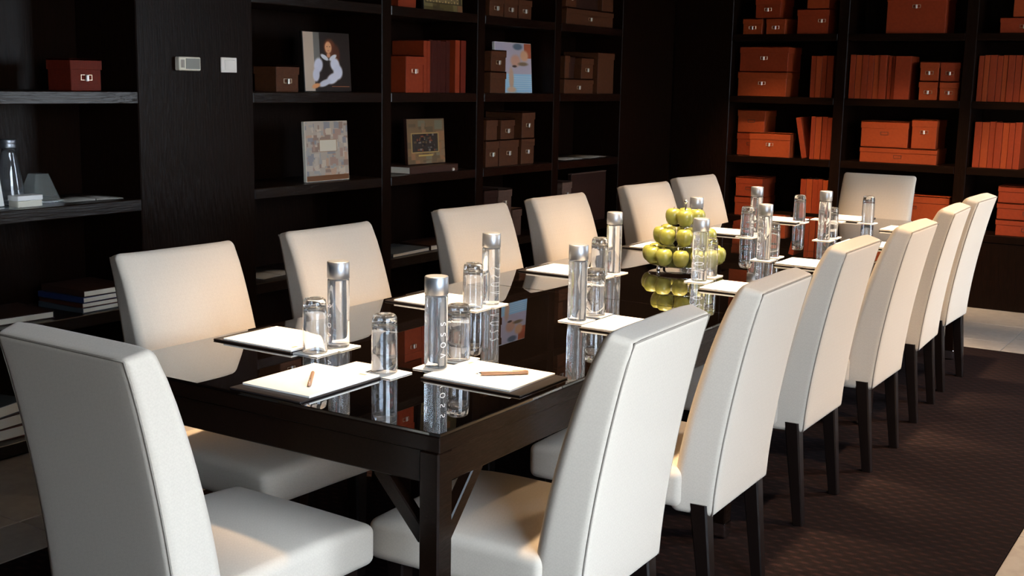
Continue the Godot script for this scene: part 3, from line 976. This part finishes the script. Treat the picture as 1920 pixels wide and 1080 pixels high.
func make_left_contents() -> void:
	var s2: float = LEVELS[1]
	var s3: float = LEVELS[2]
	var s4: float = LEVELS[3]
	var s5: float = LEVELS[4]
	var tanb := "tan boxes on the left bookcase"
	var redb := "red boxes on the left bookcase"
	# bay by the picture's left edge
	storage_box("L", -1.189, -1.344, s4, 0.128, M.deep_red, "small dark red box alone on the far left upper shelf", redb, "brass", 0.04, 0.15)
	carafe(Vector3(-2.76, s3, -0.95))
	var block := thing("card_box", "small white card box in front of the carafe", "box", Vector3(-2.69, s3, -0.965), PI / 2)
	part("body", bevel(Vector3(0.108, 0.024, 0.06), 0.002), M.pages, block, Vector3(0, 0.012, 0))
	part("lid", bevel(Vector3(0.112, 0.020, 0.064), 0.002), M.paper, block, Vector3(0, 0.0345, 0))
	var slab := thing("glass_block", "low tapered smoked glass block beside the carafe", "ornament", Vector3(-2.79, s3, -1.10), PI / 2)
	part("block", taper(Vector3(0, 0.115, 0), 0.06, Vector3(0, 0.012, 0), 0.125), M.smoke, slab)
	part("base", bevel(Vector3(0.135, 0.011, 0.135), 0.002), M.smoke, slab, Vector3(0, 0.0057, 0))
	var holder := thing("card_holder", "clear acrylic card stand at the picture's left edge", "stand", Vector3(-2.70, s3, -0.83), PI / 2 + 0.2)
	part("upright", bevel(Vector3(0.10, 0.13, 0.004), 0.001), M.smoke, holder, Vector3(0, 0.067, 0)).rotation.x = -0.15
	part("foot", bevel(Vector3(0.10, 0.004, 0.07), 0.001), M.smoke, holder, Vector3(0, 0.0022, 0.03))
	part("card", bevel(Vector3(0.09, 0.11, 0.0015), 0.0004), M.card, holder, Vector3(0, 0.062, 0.004)).rotation.x = -0.15
	open_magazine(Vector3(-2.78, s3 + 0.001, -1.30), PI / 2 - 0.12, "open magazine on the shelf right of the carafe")
	var y := s2 + 0.0005
	var spec := [[0.022, M.slate, 0.30, 0.02, "bottom slate covered book of the stack on the low shelf"], [0.021, M.rust, 0.29, -0.01, "rust covered book second from the bottom of the stack"], [0.024, M.blue, 0.30, 0.03, "blue covered book second from the top of the stack"], [0.026, M.brown_cover, 0.27, -0.02, "brown topped book lying uppermost on the stack"]]
	for k in 4:
		flat_book(Vector3(-2.772 + 0.006 * k, y, -1.295 + 0.004 * k), Vector3(float(spec[k][2]) - 0.03, spec[k][0], 0.28), float(spec[k][3]) + PI / 2, spec[k][1], spec[k][4])
		y += float(spec[k][0]) + 0.0006
	flat_book(Vector3(-2.80, s2 + 0.0005, -0.90), Vector3(0.31, 0.028, 0.27), PI / 2 - 0.10, M.brown_cover, "large flat book left of the book stack")
	y = LEVELS[0] + 0.0005
	for k in 3:
		flat_book(Vector3(-2.79, y, -0.80 + 0.02 * k), Vector3(0.30, 0.045, 0.27), PI / 2 + 0.12 * k, [M.rust, M.brown_cover, M.slate][k], "thick book in the pile on the lowest left shelf, %s from the floor" % NTH[k])
		y += 0.0456
	# first full bay
	storage_box("L", -2.354, -2.518, s4, 0.127, M.tan, "small tan box left of the portrait of a sitter", tanb, "brass", 0.04, 0.15)
	propped_print("L", -2.612, -2.970, s4, 0.296, img_portrait(), M.black, "propped portrait print of a sitter in white sleeves", "portrait_print", "picture", 0.09, 0.06)
	propped_print("L", -2.573, -2.902, s3, 0.300, img_collage(), M.pages, "propped pale collage print below the portrait", "collage_print", "picture", 0.05, 0.05)
	open_magazine(Vector3(-2.78, s2 + 0.001, -2.36), PI / 2 + 0.1, "open magazine on the low shelf behind the first left chairs")
	# second bay
	storage_box("L", -3.30, -3.466, s5, 0.165, M.red, "red box on the top shelf left of a printed cover", redb)
	propped_print("L", -3.555, -3.934, s5, 0.30, img_cover(), M.black, "printed cover propped on the top shelf", "cover_print", "picture", 0.06, 0.05)
	storage_box("L", -3.369, -3.535, s4, 0.204, M.red, "tall red box left of the row of red books", redb)
	book_row("L", -3.56, -3.625, 2, s4, 0.288, [M.red], "%s red book right of the tall red box", "red books on the left bookcase", 0.055)
	book_row("L", -3.64, -3.845, 5, s4, 0.292, [M.dark_red], "%s dark red book in the middle of the left bookcase row", "red books on the left bookcase", 0.075)
	book_row("L", -3.857, -3.955, 2, s4, 0.300, [M.red, M.deep_red], "%s bright red book closing the left bookcase row", "red books on the left bookcase", 0.045)
	flat_book(Vector3(-2.775, s3 + 0.0005, zl(-3.62)), Vector3(0.30, 0.040, 0.46), PI, M.brown_cover, "large flat book under the framed print")
	propped_print("L", -3.47, -3.833, s3 + 0.041, 0.258, img_framed(), M.umber, "propped brown print with a dark inset picture", "framed_print", "picture", 0.10, 0.06)
	var discp := thing("white_disc", "tiny white round disc at the edge of the flat book", "tag", Vector3(-2.622, s3 + 0.0005, zl(-3.80)), PI / 2)  # plain white disc standing for a small white spot
	part("disc", lathe([Vector2(0, 0), Vector2(0.006, 0.0005), Vector2(0.0095, 0.006), Vector2(0.0095, 0.012), Vector2(0.006, 0.0175), Vector2(0, 0.018)], 16), M.paper, discp)
	flat_book(Vector3(-2.765, s2 + 0.0005, -3.37), Vector3(0.36, 0.022, 0.25), PI / 2 + 0.05, M.slate, "flat book with pale pages behind the second left chair")
	flat_book(Vector3(-2.755, s2 + 0.0005, -3.72), Vector3(0.30, 0.030, 0.24), PI / 2 - 0.06, M.brown_cover, "thicker flat book behind the third left chair")
	# third bay
	for k in 3:
		storage_box("L", -4.188 - 0.1625 * k, -4.348 - 0.1625 * k, s5, 0.125, M.tan, "%s of three tan boxes side by side on the top shelf" % NTH[k], tanb)
	storage_box("L", -4.171, -4.347, s4, 0.131, M.tan, "lower of two tan boxes left of the beach print", tanb, "", 0.015, 0.09)
	storage_box("L", -4.175, -4.345, s4 + 0.131, 0.127, M.tan, "upper of two tan boxes left of the beach print", tanb, "brass", 0.015, 0.09)
	propped_print("L", -4.395, -4.825, s4, 0.312, img_beach(), M.paper, "propped pale blue and pink beach print behind two tan boxes", "beach_print", "picture", 0.12, 0.06)
	var place := "on the shelf under the beach print"
	storage_box("L", -4.171, -4.318, s3, 0.163, M.tan, "lower left tan box %s" % place, tanb)
	storage_box("L", -4.173, -4.300, s3 + 0.163, 0.129, M.tan, "upper left tan box %s" % place, tanb, "")
	storage_box("L", -4.322, -4.546, s3, 0.165, M.tan, "wide lower middle tan box %s" % place, tanb)
	storage_box("L", -4.335, -4.496, s3 + 0.165, 0.125, M.tan, "upper middle tan box %s" % place, tanb)
	storage_box("L", -4.578, -4.739, s3, 0.166, M.tan, "lower right tan box %s" % place, tanb)
	storage_box("L", -4.580, -4.739, s3 + 0.166, 0.166, M.tan, "upper right tan box %s" % place, tanb)
	storage_box("L", -4.160, -4.312, s2, 0.315, M.umber, "dark box in the low bay behind the third left chair", tanb, "")
	storage_box("L", -4.317, -4.478, s2, 0.308, M.grey_tan, "tall dusty tan box in the low bay right of a dark one", tanb)
	storage_box("L", -4.483, -4.60, s2, 0.175, M.grey_tan, "short dusty tan box in the low bay beside the tall one", tanb, "")
	# fourth bay
	storage_box("L", -5.109, -5.774, s5, 0.112, M.tan, "long low tan box on the top shelf by the corner", tanb)
	storage_box("L", -5.103, -5.245, s5 + 0.112, 0.14, M.tan, "small tan box on the left of the long low box", tanb)
	storage_box("L", -5.245, -5.60, s5 + 0.112, 0.13, M.umber, "dark brown box in the middle of the long low box", tanb, "", 0.07, 0.22)
	storage_box("L", -5.60, -5.772, s5 + 0.112, 0.14, M.tan, "small tan box on the right of the long low box", tanb, "")
	place = "on the shelf by the dark corner"
	storage_box("L", -5.103, -5.508, s4, 0.10, M.tan, "low tan box %s carrying others" % place, tanb)
	storage_box("L", -5.105, -5.172, s4 + 0.10, 0.155, M.tan, "narrow upright tan box %s" % place, tanb, "")
	storage_box("L", -5.175, -5.328, s4 + 0.10, 0.150, M.umber, "dark brown box set back %s" % place, tanb, "", 0.09, 0.2)
	storage_box("L", -5.331, -5.503, s4 + 0.10, 0.145, M.tan, "squarish tan box with a pull %s" % place, tanb)
	storage_box("L", -5.566, -5.810, s4, 0.287, M.tan, "tall tan box at the right end %s" % place, tanb, "")
	open_magazine(Vector3(-2.755, s3 + 0.001, -5.22), PI / 2, "open magazine on the shelf by the dark corner, left one")
	open_magazine(Vector3(-2.755, s3 + 0.001, -5.56), PI / 2 + 0.05, "open magazine on the shelf by the dark corner, right one")
	storage_box("L", -5.110, -5.245, s2, 0.31, M.grey_tan, "tall dusty tan box in the low bay by the corner", tanb)
	var bz := zl(-5.53)
	var board := thing("dark_portfolio", "large dark brown portfolio standing in the low corner bay", "portfolio", Vector3(-2.66, s2 + 0.0005, bz), PI / 2)
	part("cover", bevel(Vector3(0.50, 0.345, 0.03), 0.004), M.umber, board, Vector3(0, 0.1725, -0.02))
	part("edge_band", bevel(Vector3(0.50, 0.006, 0.032), 0.001), M.grey_tan, board, Vector3(0, 0.3485, -0.02))

func carafe(at: Vector3) -> void:
	var t := thing("carafe", "conical glass carafe with a silver cap on the left shelf", "carafe", at)
	part("glass_body", lathe([Vector2(0, 0.001), Vector2(0.050, 0.001), Vector2(0.0565, 0.006), Vector2(0.056, 0.02), Vector2(0.045, 0.10), Vector2(0.034, 0.17), Vector2(0.027, 0.205), Vector2(0.026, 0.222), Vector2(0.024, 0.222), Vector2(0.025, 0.205), Vector2(0.032, 0.17), Vector2(0.043, 0.10), Vector2(0.0535, 0.022), Vector2(0.049, 0.010), Vector2(0, 0.010)], 40), M.glass, t)
	part("cap", lathe([Vector2(0, 0.2225), Vector2(0.0275, 0.2225), Vector2(0.029, 0.226), Vector2(0.029, 0.236), Vector2(0.0275, 0.239), Vector2(0.029, 0.242), Vector2(0.029, 0.254), Vector2(0.027, 0.257), Vector2(0, 0.257)], 32), M.cap, t)

func open_magazine(at: Vector3, turn: float, label: String) -> void:
	var t := thing("magazine", label, "magazine", at, turn, "open magazines on the left bookcase")
	for s in [-1, 1]:
		var st := SurfaceTool.new()
		st.begin(Mesh.PRIMITIVE_TRIANGLES)
		st.set_smooth_group(0)
		var n := 10
		for i in n:
			var q := []
			for k in [i, i + 1]:
				var u := float(k) / n
				q.append(Vector2(s * (0.002 + 0.128 * u), 0.0025 + 0.009 * pow(1.0 - u, 2.0) * 4.0 * minf(u + 0.1, 0.5)))
			var a := Vector3(q[0].x, q[0].y, 0.10)
			var b := Vector3(q[1].x, q[1].y, 0.10)
			var c := Vector3(q[1].x, q[1].y, -0.10)
			var d := Vector3(q[0].x, q[0].y, -0.10)
			var lo := Vector3(1, 0, 1)
			if s > 0:
				face(st, a, b, c, d)
				face(st, a * lo, b * lo, b, a)
				face(st, d, c, c * lo, d * lo)
				if i == n - 1: face(st, b, b * lo, c * lo, c)
			else:
				face(st, d, c, b, a)
				face(st, a, b, b * lo, a * lo)
				face(st, d * lo, c * lo, c, d)
				if i == n - 1: face(st, c, c * lo, b * lo, b)
		st.generate_normals()
		part("page", st.commit(), M.printed, t)

func make_back_contents() -> void:
	var s2: float = LEVELS[1]
	var s3: float = LEVELS[2]
	var s4: float = LEVELS[3]
	var s5: float = LEVELS[4]
	var g := "red boxes on the far bookcase"
	# left bay
	storage_box("B", -2.07, -1.915, s5, 0.118, M.orange, "lower left of three small red boxes, far bookcase top left", g)
	storage_box("B", -1.89, -1.738, s5, 0.118, M.orange, "lower right of three small red boxes, far bookcase top left", g)
	storage_box("B", -1.978, -1.78, s5 + 0.118, 0.145, M.red, "red box resting across the two small ones, far bookcase top left", g)
	storage_box("B", -1.655, -1.416, s5, 0.18, M.red, "wider red box right of the three small boxes, far bookcase", g, "right")
	storage_box("B", -1.59, -1.42, s5 + 0.18, 0.10, M.orange, "red box lying on the wider red box, far bookcase", g, "")
	storage_box("B", -2.089, -1.705, s4, 0.183, M.orange, "lower of two large stacked red boxes in the left bay", g)
	storage_box("B", -2.082, -1.700, s4 + 0.183, 0.183, M.red, "upper of two large stacked red boxes in the left bay", g)
	book_row("B", -1.535, -1.37, 4, s4, 0.299, [M.red, M.orange, M.red], "%s red book right of the two large stacked boxes", "red books on the far bookcase")
	storage_box("B", -2.108, -1.890, s3, 0.172, M.red, "lower of two stacked orange boxes left of a long box", g, "dark", 0.13, 0.24)
	storage_box("B", -2.110, -1.888, s3 + 0.172, 0.172, M.orange, "upper of two stacked orange boxes left of a long box", g, "dark", 0.13, 0.24)
	storage_box("B", -1.960, -1.640, s3, 0.180, M.orange, "long red box low in front of the stacked orange boxes", g, "brass", 0.01, 0.115)
	book_row("B", -1.566, -1.526, 1, s3, 0.300, [M.red], "orange red book leaning to the left beside the long red box", "orange books on the far bookcase", 0.05, 0.20)
	book_row("B", -1.507, -1.347, 4, s3, 0.308, [M.red, M.orange, M.red], "%s upright orange book right of the leaning one", "orange books on the far bookcase")
	storage_box("B", -2.067, -1.845, s2, 0.145, M.red, "lower orange box behind the farthest left chair", g, "dark")
	storage_box("B", -2.065, -1.847, s2 + 0.145, 0.145, M.red, "upper orange box behind the farthest left chair", g, "dark")
	book_row("B", -1.561, -1.352, 5, s2, 0.302, [M.red, M.orange, M.red], "%s orange book on the low shelf left of the end chair", "orange books on the far bookcase")
	# middle bay
	storage_box("B", -1.014, -0.605, s5, 0.27, M.red, "big red box alone at the top of the middle bay", g)
	book_row("B", -1.248, -0.988, 6, s4, 0.305, [M.red, M.orange, M.red], "%s red book from the left in the row, middle bay", "red books on the far bookcase")
	book_row("B", -0.985, -0.932, 2, s4, 0.302, [M.red], "%s set back red book left of the thickest one, middle bay", "red books on the far bookcase", 0.08)
	book_row("B", -0.930, -0.822, 1, s4, 0.303, [M.red], "thickest red book at the right end of the row, middle bay", "orange books on the far bookcase")
	var p := "of four red boxes with brass holders, middle bay"
	storage_box("B", -0.757, -0.624, s4, 0.132, M.orange, "lower left %s" % p, g)
	storage_box("B", -0.757, -0.624, s4 + 0.132, 0.132, M.orange, "upper left %s" % p, g)
	storage_box("B", -0.615, -0.484, s4, 0.130, M.orange, "lower right %s" % p, g, "brass", 0.03)
	storage_box("B", -0.621, -0.486, s4 + 0.130, 0.134, M.red, "upper right %s" % p, g)
	storage_box("B", -1.137, -0.596, s3, 0.110, M.orange, "long flat orange box above the end chair", g, "dark")
	storage_box("B", -1.137, -0.800, s3 + 0.110, 0.182, M.orange, "wide orange box on the left of the long flat one", g, "dark")
	storage_box("B", -0.783, -0.608, s3 + 0.110, 0.202, M.orange, "squarish orange box on the right of the long flat one", g)
	storage_box("B", -0.98, -0.49, s2, 0.235, M.orange, "orange box half hidden behind the end chair", g, "dark")
	# right bay
	storage_box("B", -0.259, 0.05, s5, 0.105, M.red, "low red box at the top of the right bay", g)
	storage_box("B", -0.185, 0.05, s5 + 0.105, 0.16, M.orange, "red box set on the low one, top of the right bay", g)
	book_row("B", -0.374, 0.10, 12, s4, 0.307, [M.red, M.orange, M.red], "%s red book in the long row of the right bay", "red books on the far bookcase")
	book_row("B", -0.365, -0.063, 7, s3, 0.310, [M.red, M.orange, M.red], "%s orange book in the row of the right bay", "orange books on the far bookcase")
	for k in 3:
		storage_box("B", -0.179, 0.215, s2 + 0.112 * k, 0.112, M.red, "%s orange box of the low stack in the right bay" % ["bottom", "middle", "top"][k], g, "dark")

func make_wall_controls() -> void:
	var t := thing("thermostat", "cream thermostat with a grey display on the dark panel", "thermostat", Vector3(LEFT_FRONT, 1.524, -1.716), PI / 2)
	part("housing", bevel(Vector3(0.122, 0.058, 0.030), 0.004), M.plastic, t, Vector3(0, 0, 0.0148))
	part("display", bevel(Vector3(0.078, 0.044, 0.002), 0.0006), M.screen, t, Vector3(0.014, 0, 0.0312))
	for k in 3:
		part("vent_slot", bevel(Vector3(0.003, 0.034, 0.002), 0.0005), M.screen, t, Vector3(-0.050 + 0.007 * k, 0, 0.0308))
	var s := thing("light_switch", "white square light switch right of the thermostat", "light switch", Vector3(LEFT_FRONT, 1.524, -1.964), PI / 2)
	part("plate", bevel(Vector3(0.094, 0.066, 0.008), 0.002), M.paper, s, Vector3(0, 0, 0.0045))
	part("rocker", bevel(Vector3(0.060, 0.044, 0.005), 0.0015), M.paper, s, Vector3(0, 0, 0.0105)).rotation.x = 0.05


func _ready() -> void:
	rng.seed = 20240
	make_view()
	make_materials()
	make_lamps()
	make_room()
	make_left_bookcase()
	make_back_bookcase()
	make_table()
	make_chairs()
	make_settings()
	make_apples()
	make_left_contents()
	make_back_contents()
	make_wall_controls()
